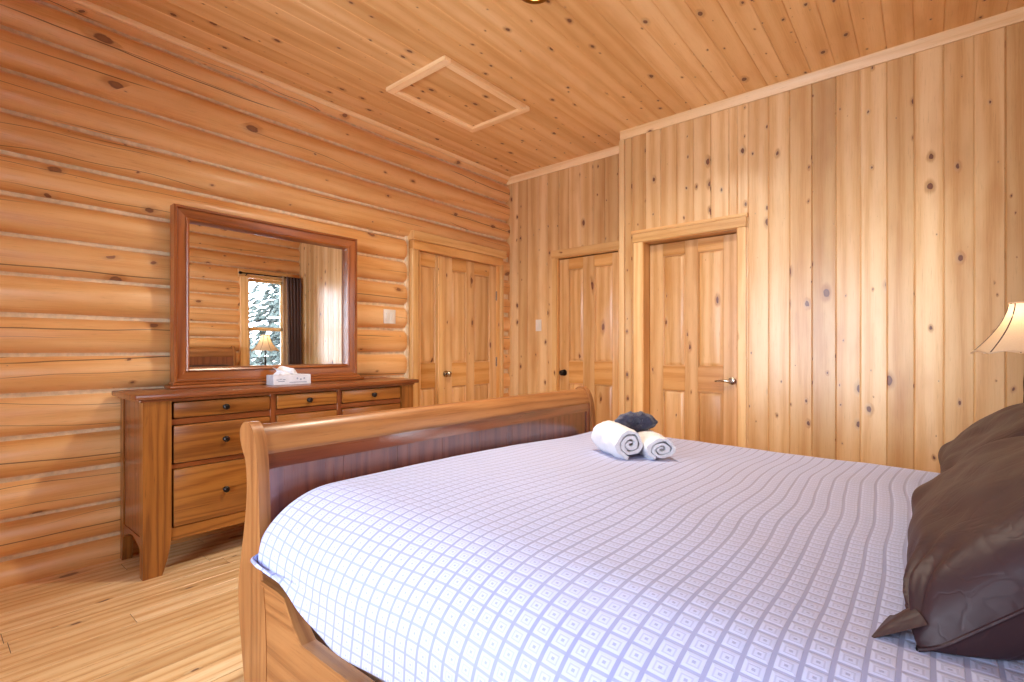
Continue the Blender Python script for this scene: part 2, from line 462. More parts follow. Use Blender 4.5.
# mortar around the door opening and the dark infill behind the logs
ch.box(2.69, 2.735, YL+.03, YL+.10, 0, 2.2, bev=.01)
ch.box(3.918, XF+.01, YL+.026, YL+.074, 0, 2.19, bev=0)
ch.box(FRONTX, 2.70, YL+.075, YL+.12, 0, CEIL, bev=0)
ch.box(3.92, XF+.02, YL+.075, YL+.12, 0, CEIL, bev=0)
ch.box(2.70, 3.92, YL+.075, YL+.12, 2.15, CEIL, bev=0)
ch.build('chinking', 'chink', wl)['label'] = 'pale mortar between the logs'

WIN = (2.955, 3.625, .86, 2.235)
WIN3 = (-.17, .57, .86, 2.235)
w, ch = log_wall('wall_right', FRONTX, XN+.1, [WIN3, WIN], lambda x, d, z: (x, RIGHTWALL-d, z))
wr = struct(w.build('wall_front', 'log', sharp=60, recalc=False), 'log wall behind the headboard, seen in the mirror', 'wall')
ch.box(FRONTX, WIN3[0]+.01, RIGHTWALL-.12, RIGHTWALL-.075, 0, CEIL, bev=0)
ch.box(WIN3[1]-.01, WIN[0]+.01, RIGHTWALL-.12, RIGHTWALL-.075, 0, CEIL, bev=0)
ch.box(WIN3[0], WIN3[1], RIGHTWALL-.12, RIGHTWALL-.075, WIN3[3]-.01, CEIL, bev=0)
ch.box(WIN3[0], WIN3[1], RIGHTWALL-.12, RIGHTWALL-.075, 0, WIN3[2]+.01, bev=0)
ch.box(WIN[1]-.01, XN+.1, RIGHTWALL-.12, RIGHTWALL-.075, 0, CEIL, bev=0)
ch.box(WIN[0], WIN[1], RIGHTWALL-.12, RIGHTWALL-.075, WIN[3]-.01, CEIL, bev=0)
ch.box(WIN[0], WIN[1], RIGHTWALL-.12, RIGHTWALL-.075, 0, WIN[2]+.01, bev=0)
ch.build('chinking', 'chink', wr)['label'] = 'pale mortar between the logs'

# ------------------------------------------------------------------ plank walls (boards run upright, faces towards -X)
def plank_wall(edges, X, opening, ztop, tints=None):
    mb = MB()
    for i in range(len(edges)-1):
        a, b = sorted((edges[i], edges[i+1])); t = R.random() if not tints or i not in tints else tints[i]
        cuts = [a]+[o for o in opening[:2] if a+.004 < o < b-.004]+[b]
        for p, q in zip(cuts[:-1], cuts[1:]):
            mid = (p+q)/2
            z0 = opening[2] if opening[0] < mid < opening[1] else 0.0
            zc = [z0, ztop]
            for za, zb in zip(zc[:-1], zc[1:]):
                mb.box(X, X+.02, p, q, za, zb, 'z', bev=.0055, tint=t)
    return mb
us = [622.7, 632, 645.6, 660.6, 677, 693.3, 711, 729, 748.3, 768.6, 789.6, 811.9, 835.9, 860.5, 887.1, 914.4, 943.7, 974.4, 1005.7]
EN = [YSTEP]+[y_at(u, XN) for u in us]
EN[1] = YSTEP-.035
while EN[-1] > RIGHTWALL-.1: EN.append(EN[-1]-.131)
OPC = (1.04, 1.757, 2.012)
nb = len(us)
near = plank_wall(EN, XN, OPC, CEIL, {19: .05, 18: .55, 20: .2, 16: .95})
near.box(XN+.003, XF+.03, YSTEP-.02, YSTEP, 0, CEIL, 'z')
struct(near.build('wall_right', 'plank'), 'knotty pine plank wall beside the bed', 'wall')
uf = [512, 517.9, 527.7, 538, 547, 559, 569, 580, 593, 605, 617.9]
EF = [YSEAM]+[y_at(u, XF) for u in uf]+[YSTEP-.02]
OPB = (2.118, 2.774, 2.035)
far = plank_wall(EF, XF, OPB, CEIL)
struct(far.build('wall_back', 'plank'), 'recessed knotty pine plank wall with a light switch', 'wall')
# closing panels behind the walls and the wall behind the camera with a glazed opening
W2 = (0.30, 2.30, .40, 2.20)
rear = MB()
e = [RIGHTWALL-.08]
while e[-1] < YSEAM+.05: e.append(e[-1]+.131)
for a, b in zip(e[:-1], e[1:]):
    cuts = [a]+[o for o in W2[:2] if a+.004 < o < b-.004]+[b]
    t = R.random()
    for p, q in zip(cuts[:-1], cuts[1:]):
        if W2[0] < (p+q)/2 < W2[1]:
            rear.box(FRONTX-.02, FRONTX, p, q, 0, W2[2], 'z', tint=t); rear.box(FRONTX-.02, FRONTX, p, q, W2[3], CEIL, 'z', tint=t)
        else: rear.box(FRONTX-.02, FRONTX, p, q, 0, CEIL, 'z', tint=t)
struct(rear.build('wall_rear', 'plank'))
bk = MB()
G = .03
bk.box(XN+.021, XN+.05, RIGHTWALL-.1, OPC[0]-G, 0, CEIL, bev=0); bk.box(XN+.021, XN+.05, OPC[1]+G, YSTEP-.022, 0, CEIL, bev=0)
bk.box(XN+.021, XN+.05, OPC[0]-G, OPC[1]+G, OPC[2]+G, CEIL, bev=0)
bk.box(XF+.021, XF+.05, YSTEP, OPB[0]-G, 0, CEIL, bev=0); bk.box(XF+.021, XF+.05, OPB[1]+G, YSEAM+.05, 0, CEIL, bev=0)
bk.box(XF+.021, XF+.05, OPB[0]-G, OPB[1]+G, OPB[2]+G, CEIL, bev=0)
bk.box(XN+.20, XN+.22, OPC[0]-.1, OPC[1]+.1, 0, 2.2, bev=0)
bk.box(XF+.14, XF+.16, OPB[0]-.1, OPB[1]+.1, 0, 2.2, bev=0)
bk.box(2.65, 3.98, YSEAM+.05, YSEAM+.07, 0, 2.3, bev=0)
struct(bk.build('wall_backing', 'black'))

# ceiling and floor
ce = MB()
yc = EN[2]
ys = [y_at(u, XN) for u in us[2:]]
st = .131
seq = sorted(ys)
while seq[-1] < YSEAM+.12: seq.append(seq[-1]+st)
while seq[0] > RIGHTWALL-.1: seq.insert(0, seq[0]-st)
for a, b in zip(seq[:-1], seq[1:]):
    ce.box(FRONTX-.05, XF+.05, a, b, CEIL, CEIL+.02, 'x', bev=.0045)
ce.box(FRONTX-.05, XF+.06, RIGHTWALL-.15, YSEAM+.12, CEIL+.02, CEIL+.04, 'x', bev=0)
struct(ce.build('ceiling', 'ceil'), 'pine tongue and groove board ceiling', 'ceiling')
fl = MB()
y = RIGHTWALL-.15; rowi = 0
while y < YSEAM+.12:
    x = FRONTX-.05-R.uniform(0, 1.2)
    while x < XF+.2:
        L = R.uniform(1.1, 2.4)
        fl.box(max(x, FRONTX-.05)+.001, min(x+L, XF+.2)-.001, y+.0015, y+.1065, -.02, 0, 'x', bev=.0006)
        x += L
    y += .108
fo = struct(fl.build('floor', 'floor'), 'varnished pine board floor', 'floor')
fl = MB(); fl.box(FRONTX-.05, XF+.2, RIGHTWALL-.15, YSEAM+.12, -.05, -.0016, 'x', bev=0); fl.build('gap_shade', 'black', fo)  # dark sheet just below the board tops, its colour standing in for gap shade

# trims
def trim(i, fn, label, mat='trim'):
    mb = MB(); fn(mb); return struct(mb.build('trim_%d' % i, 'hatch'), label, 'trim')
def crown(mb, X, y0, y1):
    z1 = CEIL
    mb.prism([(X-.022, z1), (X-.022, z1-.012), (X-.018, z1-.018), (X-.018, z1-.062), (X-.014, z1-.070), (X-.002, z1-.070), (X-.002, z1)], y0, y1, 'y')
trim(1, lambda m: crown(m, XN, RIGHTWALL-.02, YSTEP), 'pale pine crown strip above the nearer plank wall')
trim(2, lambda m: crown(m, XF, YSTEP+.002, YL+.03), 'pale pine crown strip above the recessed plank wall')
trim(3, lambda m: m.prism([(YL+.07, CEIL), (YL-.016, CEIL), (YL-.016, CEIL-.018), (YL-.008, CEIL-.028), (YL+.07, CEIL-.028)], FRONTX, XF-.022, 'x'), 'narrow pine strip where the log wall meets the ceiling')
trim(4, lambda m: m.box(XN-.012, XN+.012, YSTEP-.036, YSTEP+.012, 0, CEIL-.07, 'z', bev=.004), 'upright corner strip where the plank wall steps back')
trim(5, lambda m: crown(m, FRONTX+.0, 0, .01) if False else m.prism([(RIGHTWALL-.07, CEIL), (RIGHTWALL-.005, CEIL), (RIGHTWALL-.005, CEIL-.03), (RIGHTWALL-.07, CEIL-.03)], FRONTX, XN-.022, 'x'), 'narrow pine strip above the window wall')

# ------------------------------------------------------------------ doors
def frame_slab(mb, a0, a1, z1, cols, rows, th=.04):
    """mb: stiles and rails in (a, depth, z); front face at depth 0 going back; cols/rows = panel intervals"""
    edges = [a0]+[v for c in cols for v in c]+[a1]
    for i in range(0, len(edges), 2): mb.box(edges[i], edges[i+1], 0, th, 0.008, z1, 'z', bev=.002)
def rails(mb, cols, rows, z1, th=.04):
    zs = [.008]+[v for r in rows for v in r]+[z1]
    for c in cols:
        for i in range(0, len(zs), 2): mb.box(c[0], c[1], .0005, th, zs[i], zs[i+1], 'x', bev=.002)
def panel(mb, c, r):
    a0, a1 = c; z0, z1 = r
    mb.box(a0-.004, a1+.004, .016, .032, z0-.004, z1+.004, 'z', bev=0, tint=.5)
    g, d0, d1 = .030, .0165, .004
    pts = []
    for (k, dd) in ((.006, d0), (g, d1), (g+.003, d1-.0005)):
        pts.append([(a0+k, dd, z0+k), (a1-k, dd, z0+k), (a1-k, dd, z1-k), (a0+k, dd, z1-k)])
    vs = [p for ring_ in pts for p in ring_]; fs = []
    for i in range(2):
        for j in range(4): fs.append([i*4+j, i*4+(j+1) % 4, (i+1)*4+(j+1) % 4, (i+1)*4+j])
    fs.append([8, 9, 10, 11]); mb.add(vs, fs, g='z')
    # sticking bead round the opening
    for (p, q, s_, t_) in ((a0, a1, z0, z0+.007), (a0, a1, z1-.007, z1)): mb.box(p, q, .003, .018, s_, t_, 'x', bev=.003)
    for (p, q) in ((a0, a0+.007), (a1-.007, a1)): mb.box(p, q, .003, .018, z0, z1, 'z', bev=.003)
def make_door(parent, xf, a0, a1, z1, cols, rows):
    mb = MB(xf); frame_slab(mb, a0, a1, z1, cols, rows); mb.build('stile', 'door', parent)
    mb = MB(xf); rails(mb, cols, rows, z1); mb.build('rail', 'doorrail', parent)['label'] = 'orange pine cross rails'
    for c in cols:
        for r in rows:
            mb = MB(xf); panel(mb, c, r); mb.build('panel', 'door', parent)
# room plane transforms: local (a, depth, z)
def plane_x(X): return Matrix(((0, 1, 0, X), (1, 0, 0, 0), (0, 0, 1, 0), (0, 0, 0, 1)))   # a->Y, depth->+X
def plane_y(Y): return Matrix(((1, 0, 0, 0), (0, 1, 0, Y), (0, 0, 1, 0), (0, 0, 0, 1)))   # a->X, depth->+Y
def lever(xf, a, z, sgn, parent):
    mb = MB(xf)
    mb.lathe([(.001, -.012), (.020, -.012), (.027, -.008), (.029, 0)], (a, 0, z), 'y')
    mb.lathe([(.010, -.045), (.010, -.010)], (a, 0, z), 'y', 14)
    pts = [(a, -.045, z), (a+sgn*.015, -.050, z), (a+sgn*.05, -.052, z+.003), (a+sgn*.085, -.050, z+.001), (a+sgn*.11, -.045, z-.004)]
    mb.tube(pts, [.010, .011, .009, .008, .006], 12)
    mb.build('door_handle', 'nickel', parent)
def knob(xf, a, z, parent, mat='nickel'):
    mb = MB(xf)
    mb.lathe([(.001, -.006), (.030, -.006), (.032, 0)], (a, 0, z), 'y')
    mb.lathe([(.001, -.066), (.014, -.065), (.025, -.055), (.027, -.045), (.021, -.032), (.012, -.024), (.011, -.004)], (a, 0, z), 'y')
    mb.build('door_knob', mat, parent)

# door in the nearer plank wall
d3 = sempty('door_3', (XN, 1.4, 0), 'four panel pine door with a lever handle in the nearer plank wall', 'door')
xf = plane_x(XN+.10)
make_door(d3, xf, 1.045, 1.752, 2.005, [(1.166, 1.358), (1.459, 1.639)], [(.24, .818), (1.01, 1.905)])
lever(xf, 1.105, .908, 1, d3)
mb = MB()
mb.box(XN-.013, XN+.14, OPC[1]-.002, OPC[1]+.018, 0, OPC[2]+.018, 'z'); mb.box(XN-.013, XN+.14, OPC[0]-.018, OPC[0]+.002, 0, OPC[2]+.018, 'z')
mb.box(XN-.013, XN+.14, OPC[0], OPC[1], OPC[2], OPC[2]+.018, 'y')
mb.box(XN+.142, XN+.155, OPC[1]-.012, OPC[1], 0, OPC[2], 'z')
mb.build('jamb', 'doorrail', d3)
mb = MB()
mb.box(XN-.020, XN, OPC[1]+.006, OPC[1]+.085, 0, OPC[2]+.008, 'z', bev=.004); mb.box(XN-.020, XN, OPC[0]-.062, OPC[0]-.004, 0, OPC[2]+.008, 'z', bev=.004)
mb.box(XN-.026, XN, OPC[0]-.066, OPC[1]+.090, OPC[2]+.008, OPC[2]+.078, 'y', bev=.004)
mb.prism([(XN, OPC[2]+.078), (XN-.030, OPC[2]+.078), (XN-.040, OPC[2]+.088), (XN-.040, OPC[2]+.100), (XN, OPC[2]+.100)], OPC[0]-.074, OPC[1]+.096, 'y')
mb.build('casing', 'trim', d3)['label'] = 'pale pine casing with a capped header'
# door in the farther plank wall
d2 = sempty('door_2', (XF, 2.45, 0), 'four panel pine door in the recessed plank wall', 'door')
xf = plane_x(XF+.022)
make_door(d2, xf, 2.122, 2.770, 2.028, [(2.19, 2.38), (2.503, 2.664)], [(.24, .82), (1.03, 1.924)])
knob(xf, 2.715, .918, d2, 'iron')
mb = MB()
mb.box(XF-.004, XF+.07, OPB[1]-.003, OPB[1]+.015, 0, OPB[2]+.015, 'z'); mb.box(XF-.004, XF+.07, OPB[0]-.015, OPB[0]+.003, 0, OPB[2]+.015, 'z'); mb.box(XF-.004, XF+.07, OPB[0], OPB[1], OPB[2], OPB[2]+.015, 'y')
mb.build('jamb', 'doorrail', d2)
mb = MB()
mb.box(XF-.016, XF, OPB[1]+.008, OPB[1]+.066, 0, OPB[2]+.01, 'z', bev=.003); mb.box(XF-.016, XF, OPB[0]-.05, OPB[0]-.008, 0, OPB[2]+.01, 'z', bev=.003)
mb.box(XF-.020, XF, OPB[0]-.05, OPB[1]+.070, OPB[2]+.01, OPB[2]+.085, 'y', bev=.003, tint=.1)
mb.build('casing', 'trim', d2)
# double door in the log wall: narrow fixed leaf and a panelled leaf
d1 = sempty('door_1', (3.3, YL, 0), 'pine double door with a narrow side leaf set in the log wall', 'door')
YD = YL+.028
xf = plane_y(YD)
make_door(d1, xf, 3.108, 3.862, 2.005, [(3.233, 3.424), (3.535, 3.757)], [(.24, .80), (1.02, 1.89)])
mb = MB(xf)
mb.box(2.815, 2.858, 0, .04, .008, 2.005, 'z'); mb.box(3.030, 3.062, 0, .04, .008, 2.005, 'z')
mb.build('stile', 'door', d1)
mb = MB(xf)
for (a, b) in ((.008, .24), (.80, 1.02), (1.89, 2.005)): mb.box(2.858, 3.03, .001, .04, a, b, 'x')
mb.build('rail', 'doorrail', d1)
for r in ((.24, .80), (1.02, 1.89)):
    mb = MB(xf); panel(mb, (2.858, 3.03), r); mb.build('panel', 'door', d1)
mb = MB(xf); mb.box(3.056, 3.112, -.012, .03, .008, 2.003, 'z', bev=.004); mb.build('meeting_strip', 'trim', d1)
knob(xf, 3.155, .918, d1)
for z in (.32, 1.02, 1.70):
    mb = MB(xf); mb.box(3.852, 3.872, -.004, .006, z-.045, z+.045, bev=.001)
    mb.lathe([(.001, -.05), (.006, -.048), (.006, .048), (.001, .05)], (3.864, -.005, z), 'z', 10)
    mb.build('hinge', 'nickel', d1)
mb = MB()
mb.box(2.735, 2.800, YL-.012, YL+.06, 0, 2.02, 'z', bev=.004, tint=.15); mb.box(3.872, 3.915, YL-.03, YL+.06, 0, 2.02, 'z', bev=.004)
mb.build('casing', 'trim', d1)
mb = MB()
mb.box(2.800, 2.815, YL-.01, YL+.09, 0, 2.02, 'z'); mb.box(3.862, 3.872, YL-.01, YL+.09, 0, 2.02, 'z')
mb.box(2.735, 3.915, YL-.026, YL+.09, 2.008, 2.085, 'x', bev=.003)
mb.build('jamb', 'doorrail', d1)
mb = MB(); mb.box(2.72, 3.945, YL-.045, YL+.07, 2.085, 2.165, 'x', bev=.005, tint=.25); mb.build('header', 'trim', d1)

# ------------------------------------------------------------------ window in the front log wall
YW = RIGHTWALL
def sash_window(name, X, label):
    w1 = sempty(name, (X, RIGHTWALL, 1.5), label, 'window'); x = X-3.29
    mb = MB()
    mb.box(x+2.93, x+3.035, YW-.05, YW+.03, .84, 2.25, 'z', bev=.004); mb.box(x+3.565, x+3.65, YW-.05, YW+.03, .84, 2.25, 'z', bev=.004)
    mb.box(x+2.90, x+3.67, YW-.05, YW+.035, 2.17, 2.28, 'x', bev=.004); mb.box(x+2.90, x+3.67, YW-.05, YW+.05, .80, .86, 'x', bev=.004)
    mb.build('window_casing', 'trim', w1)
    for (z0, z1, yy) in ((.86, 1.47, -.03), (1.42, 2.17, -.05)):
        mb = MB()
        mb.box(x+3.035, x+3.075, YW+yy-.03, YW+yy, z0, z1, 'z'); mb.box(x+3.525, x+3.565, YW+yy-.03, YW+yy, z0, z1, 'z')
        mb.box(x+3.035, x+3.565, YW+yy-.03, YW+yy, z0, z0+.045, 'x'); mb.box(x+3.035, x+3.565, YW+yy-.03, YW+yy, z1-.045, z1, 'x')
        mb.build('sash', 'trim', w1)
        mb = MB(); mb.box(x+3.07, x+3.53, YW+yy-.021, YW+yy-.017, z0+.04, z1-.04, bev=0); mb.build('pane', 'glass', w1)
sash_window('window_1', 3.29, 'sash window in the log wall reflected in the mirror')
sash_window('window_3', .20, 'sash window in the log wall directly behind the viewer')
# glazed patio door behind the camera
w2 = sempty('window_2', (FRONTX, 1.28, 0), 'wide glazed patio door behind the viewer', 'window')
mb = MB(); X0 = FRONTX
mb.box(X0-.06, X0+.02, W2[0]-.06, W2[0]+.05, .0, W2[3]+.06, 'z'); mb.box(X0-.06, X0+.02, W2[1]-.05, W2[1]+.06, 0, W2[3]+.06, 'z')
mb.box(X0-.06, X0+.02, W2[0], W2[1], W2[3]-.05, W2[3]+.06, 'y'); mb.box(X0-.06, X0+.02, W2[0], W2[1], 0, W2[2]+.05, 'y')
mb.box(X0-.05, X0+.01, 1.235, 1.315, W2[2], W2[3], 'z')
mb.build('window_casing', 'trim', w2)
for (a, b) in ((W2[0]+.03, 1.245), (1.305, W2[1]-.03)):
    mb = MB(); mb.box(X0-.03, X0-.024, a, b, W2[2]+.03, W2[3]-.03, bev=0); mb.build('pane', 'glass', w2)

# ------------------------------------------------------------------ hatch, downlight, switches
ha = thing('attic_hatch', (2.53, 2.585, CEIL), 'framed pine attic hatch in the board ceiling', 'hatch')
mb = MB()
hx0, hx1, hy0, hy1, fw, ft = 2.10, 2.965, 2.285, 2.885, .058, .032
mb.box(hx0, hx0+fw, hy0, hy1, CEIL-ft, CEIL-.0005, 'y', bev=.004, tint=.95); mb.box(hx1-fw, hx1, hy0, hy1, CEIL-ft, CEIL-.0005, 'y', bev=.004, tint=.9)
mb.box(hx0+fw, hx1-fw, hy0, hy0+fw, CEIL-ft, CEIL-.0005, 'x', bev=.004, tint=.8); mb.box(hx0+fw, hx1-fw, hy1-fw, hy1, CEIL-ft, CEIL-.0005, 'x', bev=.004, tint=1)
mb.build('hatch_frame', 'hatch', ha)
mb = MB()
for i in range(4):
    a = hy0+fw+(hy1-hy0-2*fw)*i/4; mb.box(hx0+fw, hx1-fw, a, a+(hy1-hy0-2*fw)/4, CEIL-.012, CEIL-.0005, 'x', bev=.002)
mb.build('hatch_panel', 'ceil', ha)
dl = thing('downlight', (2.022, 1.524, CEIL), 'small round brass rimmed downlight in the ceiling', 'ceiling light')
mb = MB(); mb.lathe([(.062, -.001), (.062, -.008), (.075, -.011), (.090, -.008), (.094, -.001)], (2.022, 1.524, CEIL), 'z', 40); mb.build('rim', 'brass', dl)
mb = MB(); mb.lathe([(.001, -.004), (.062, -.004), (.062, -.001)], (2.022, 1.524, CEIL), 'z', 32); mb.build('lens', 'lens', dl)
def switch(name, loc, n, xf, label):
    t = thing(name, loc, label, 'light switch', None)
    mb = MB(xf); w_ = .070+.046*(n-1); mb.box(-w_/2, w_/2, -.007, 0, -.058, .058, bev=.003, seg=2); mb.build('plate', 'white', t)
    for k in range(n):
        a = (k-(n-1)/2)*.046
        mb = MB(xf); mb.box(a-.016, a+.016, -.010, -.006, -.033, .033, bev=.002)
        mb.prism([(-.010, -.030), (-.016, .030), (-.010, .030)], a-.014, a+.014, 'x'); mb.build('rocker', 'white', t)
    return t
switch('light_switch', (2.50, YL-.006, 1.415), 2, Matrix.Translation((2.50, YL-.004, 1.415)), 'white double rocker switch on the log wall left of the double door')
switch('light_switch', (XF, 3.01, 1.39), 1, Matrix.Translation((XF, 3.01, 1.39)) @ plane_x(0), 'white single switch on the recessed plank wall')

# ------------------------------------------------------------------ dresser
DX0, DX1, DY0, DY1 = .722, 2.405, 2.972, 3.378
dr = thing('dresser', (1.57, 3.16, 0), 'oak nine drawer dresser with dark knobs against the log wall', 'dresser')
mb = MB(); mb.box(DX0-.038, DX1+.035, DY0-.035, DY1+.006, .893, .920, 'x', bev=.006, seg=2)
mb.box(DX0-.012, DX1+.012, DY0-.012, DY1, .880, .893, 'x', bev=.003); mb.build('top', 'cherry', dr)
def foot(x0, x1, inner):   # front post that tapers on its inner side
    pts = [(x0, .0), (x0, .88), (x1, .88), (x1, .20)]
    for t in range(1, 9):
        a = t/8; z = .20*(1-a); pts.append((x1-.040*(a**1.6), z))
    if inner < 0: pts = [((x0+x1)-p[0], p[1]) for p in pts]
    return pts
for (x0, x1, s_) in ((DX0, DX0+.122, 1), (DX1-.105, DX1, -1)):
    mb = MB(); mb.prism([p for p in foot(x0, x1, s_)], DY0-.008, DY0+.045, 'y', g='z'); mb.build('leg', 'oak', dr)
for (x0, x1) in ((DX0, DX0+.045), (DX1-.045, DX1)):
    mb = MB()
    pts = [(DY1, 0), (DY1, .88), (DY1-.06, .88), (DY1-.06, .15), (DY1-.045, .08), (DY1-.030, 0)]
    mb.prism(pts, x0, x1, 'x', g='z'); mb.build('leg', 'oak', dr)
for (x0, x1) in ((DX0+.006, DX0+.022), (DX1-.022, DX1-.006)):
    mb = MB(); mb.box(x0, x1, DY0+.045, DY1-.06, .20, .88, 'z', tint=.2)
    arc = [(DY0+.045, .20)]+[(DY0+.045+(DY1-.06-DY0-.045)*t/10, .135+.045*math.sin(PI*t/10)) for t in range(11)]+[(DY1-.06, .20)]
    mb.prism(arc, x0-.004, x1+.004, 'x', g='y', tint=.2); mb.build('side_panel', 'cherry', dr)
mb = MB(); mb.box(DX0+.022, DX1-.022, DY1-.02, DY1-.006, .17, .88, 'x'); mb.build('back_panel', 'cherry', dr)
mb = MB(); mb.box(DX0+.05, DX1-.05, DY0+.03, DY1-.02, .165, .185, 'x'); mb.build('bottom_panel', 'cherry', dr)
COLS = [(.850, 1.346), (1.380, 1.780), (1.814, 2.295)]
ROWS = [(.785, .872), (.552, .752), (.226, .526)]
mb = MB()
for (a, b) in ((.872, .881), (.752, .785), (.526, .552)): mb.box(.845, 2.30, DY0+.004, DY0+.03, a, b, 'x')
for (a, b) in ((1.346, 1.380), (1.780, 1.814)): mb.box(a, b, DY0+.002, DY0+.03, .22, .88, 'z')
mb.build('face_frame', 'cherry', dr)
mb = MB(); mb.box(.845, 2.30, DY0+.001, DY0+.03, .160, .226, 'x'); mb.build('apron', 'oak', dr)
for (x0, x1) in COLS:
    for (z0, z1) in ROWS:
        mb = MB(); mb.box(x0+.004, x1-.004, DY0-.006, DY0+.02, z0+.003, z1-.003, 'x', bev=.006, seg=2)
        mb.box(x0+.02, x1-.02, DY0+.02, DY0+.30, z0+.012, z1-.015, 'y')
        d = mb.build('drawer', 'oak', dr)
        k = MB(); cx, cz = (x0+x1)/2, (z0+z1)/2
        k.lathe([(.001, -.030), (.010, -.0295), (.0155, -.025), (.017, -.019), (.013, -.013), (.007, -.009), (.007, -.003), (.013, -.001), (.013, .001)], (cx, DY0-.006, cz), 'y', 18)
        k.build('knob', 'iron', d)['label'] = 'round dark metal knob'

# mirror on the dresser
MX0, MX1, MZ0, MZ1, MY = .942, 2.125, .952, 1.970, 3.315
mr = thing('dresser_mirror', (1.53, 3.29, .92), 'wide cherry framed mirror standing on the dresser', 'mirror')
def mitred(mb, x0, x1, z0, z1, prof):
    """prof: (inset from outer edge, Y) swept round a rectangle with mitred corners"""
    n = len(prof)
    def corner(i, ins): return [(x0+ins, z0+ins), (x1-ins, z0+ins), (x1-ins, z1-ins), (x0+ins, z1-ins)][i % 4]
    per = [0]
    for i in range(n): per.append(per[-1]+math.dist(prof[i], prof[(i+1) % n]))
    for sd in range(4):
        vs, fs, uv = [], [], []; L = (x1-x0) if sd % 2 == 0 else (z1-z0); ou, ov = R.uniform(0, 30), R.uniform(0, 30)
        for e_ in (0, 1):
            for (ins, yy) in prof:
                c = corner(sd+e_, ins); vs.append((c[0], yy, c[1]))
        for i in range(n):
            j = (i+1) % n; fs.append([i, j, n+j, n+i]); uv.append([(ou+per[i], ov), (ou+per[i+1], ov), (ou+per[i+1], ov+L), (ou+per[i], ov+L)])
        mb.add(vs, fs, uv, .5)
mb = MB()
mitred(mb, MX0, MX1, MZ0, MZ1, [(0, MY+.02), (0, MY-.045), (.006, MY-.052), (.014, MY-.052), (.019, MY-.040), (.062, MY-.0347), (.064, MY-.042), (.070, MY-.046), (.078, MY-.042), (.088, MY-.006), (.088, MY+.02)])
mb.build('frame', 'mframe', mr)
mb = MB(); mb.box(MX0+.08, MX1-.08, MY, MY+.004, MZ0+.08, MZ1-.08, bev=0); mb.build('glass', 'mirror', mr)['label'] = 'silvered mirror glass'
mb = MB(); mb.box(MX0+.03, MX1-.03, MY+.005, MY+.018, MZ0+.03, MZ1-.03, bev=0); mb.build('back_board', 'cherry', mr)
mb = MB(); mb.box(MX0-.03, MX1+.035, MY-.085, MY+.025, .9205, .938, 'x', bev=.005, seg=2); mb.box(MX0-.01, MX1+.015, MY-.065, MY+.022, .938, .954, 'x', bev=.004); mb.build('plinth', 'mframe', mr)

# tissue box
tb = thing('tissue_box', (1.545, 3.15, .92), 'low white tissue box with a tissue poking out on the dresser', 'tissue box')
Rz = Matrix.Translation((1.545, 3.15, .9205)) @ Matrix.Rotation(math.radians(-4), 4, 'Z')
mb = MB(Rz); mb.box(-.118, .118, -.058, .058, 0, .062, bev=.002); mb.build('carton', 'card', tb)
mb = MB(Rz)
for (a, b, z) in ((-.10, -.085, .030), (-.082, -.066, .034), (-.062, -.045, .031), (-.09, -.05, .020), (-.02, .09, .012)):
    mb.box(a, b, -.0586, -.0578, z, z+.005, bev=0)
for k in range(3): mb.lathe([(.006, 0), (.006, .0006)], (.03+k*.022, -.0586, .038-.006*(k % 2)), 'y', 10)
mb.build('print', 'cardmark', tb)['label'] = 'faint blue grey marks on the carton'
mb = MB(Rz)
def tis(a, b):
    t = a*2-1
    x = t*.075-.02*b+.016*math.sin(b*7+t*3); y = .018*math.sin(t*6+b*3)*(.3+b)
    z = .060+b*(.055-.045*max(0, t)**1.2-.012*abs(t))+.006*math.sin(t*9+b*4)
    return (x, y, z)
mb.grid(18, 8, tis); mb.build('tissue', 'tissue', tb, sharp=80)

# ------------------------------------------------------------------ bed
BX0, BX1 = .700, 2.800
bd = thing('sleigh_bed', (1.75, .5, 0), 'wooden sleigh bed with a curved footboard and headboard', 'bed')
FOUT = catmull([(1.700, .903), (1.735, .901), (1.762, .882), (1.769, .852), (1.753, .815), (1.726, .775), (1.714, .70), (1.721, .62), (1.742, .52), (1.772, .40), (1.782, .32), (1.770, .22), (1.742, .08), (1.725, .0)], 5)
FIN = catmull([(1.580, .0), (1.575, .15), (1.580, .3), (1.600, .43), (1.618, .55), (1.626, .66), (1.631, .74), (1.639, .80), (1.654, .85), (1.675, .885), (1.700, .903)], 5)
foot_poly = FOUT+FIN[:-1]
for (a, b) in ((BX0, BX0+.036), (BX1-.036, BX1)):
    mb = MB(); mb.prism(foot_poly, a, b, 'x', g='z', tint=.6); mb.build('post', 'bed', bd)
xa, xb = BX0+.034, BX1-.034
mb = MB()
roll = [(0, 0)]+catmull([(1.690, .785), (1.652, .800), (1.656, .828), (1.668, .858), (1.688, .882), (1.712, .891), (1.740, .884), (1.755, .860), (1.748, .830), (1.722, .798), (1.690, .785)], 4)[:-1]
mb.prism(roll[1:], xa, xb, 'x', tint=.75); mb.build('top_rail', 'bed', bd)['label'] = 'rolled orange brown top rail'
mb = MB()
mb.prism([(1.645, .752), (1.649, .785), (1.655, .812), (1.70, .812), (1.69, .752)], xa, xb, 'x', tint=.4)
for (p, q) in ((xa, xa+.04), (xb-.04, xb)): mb.prism([(1.647, .757), (1.645, .55), (1.638, .40), (1.638, .3), (1.67, .3), (1.68, .757)], p, q, 'x', g='z')
mb.prism([(1.640, .30), (1.640, .36), (1.67, .36), (1.67, .30)], xa, xb, 'x')
mb.build('footboard_frame', 'bedpanel', bd)
mb = MB(); nbp = 8; pw = (xb-xa-.08)/nbp
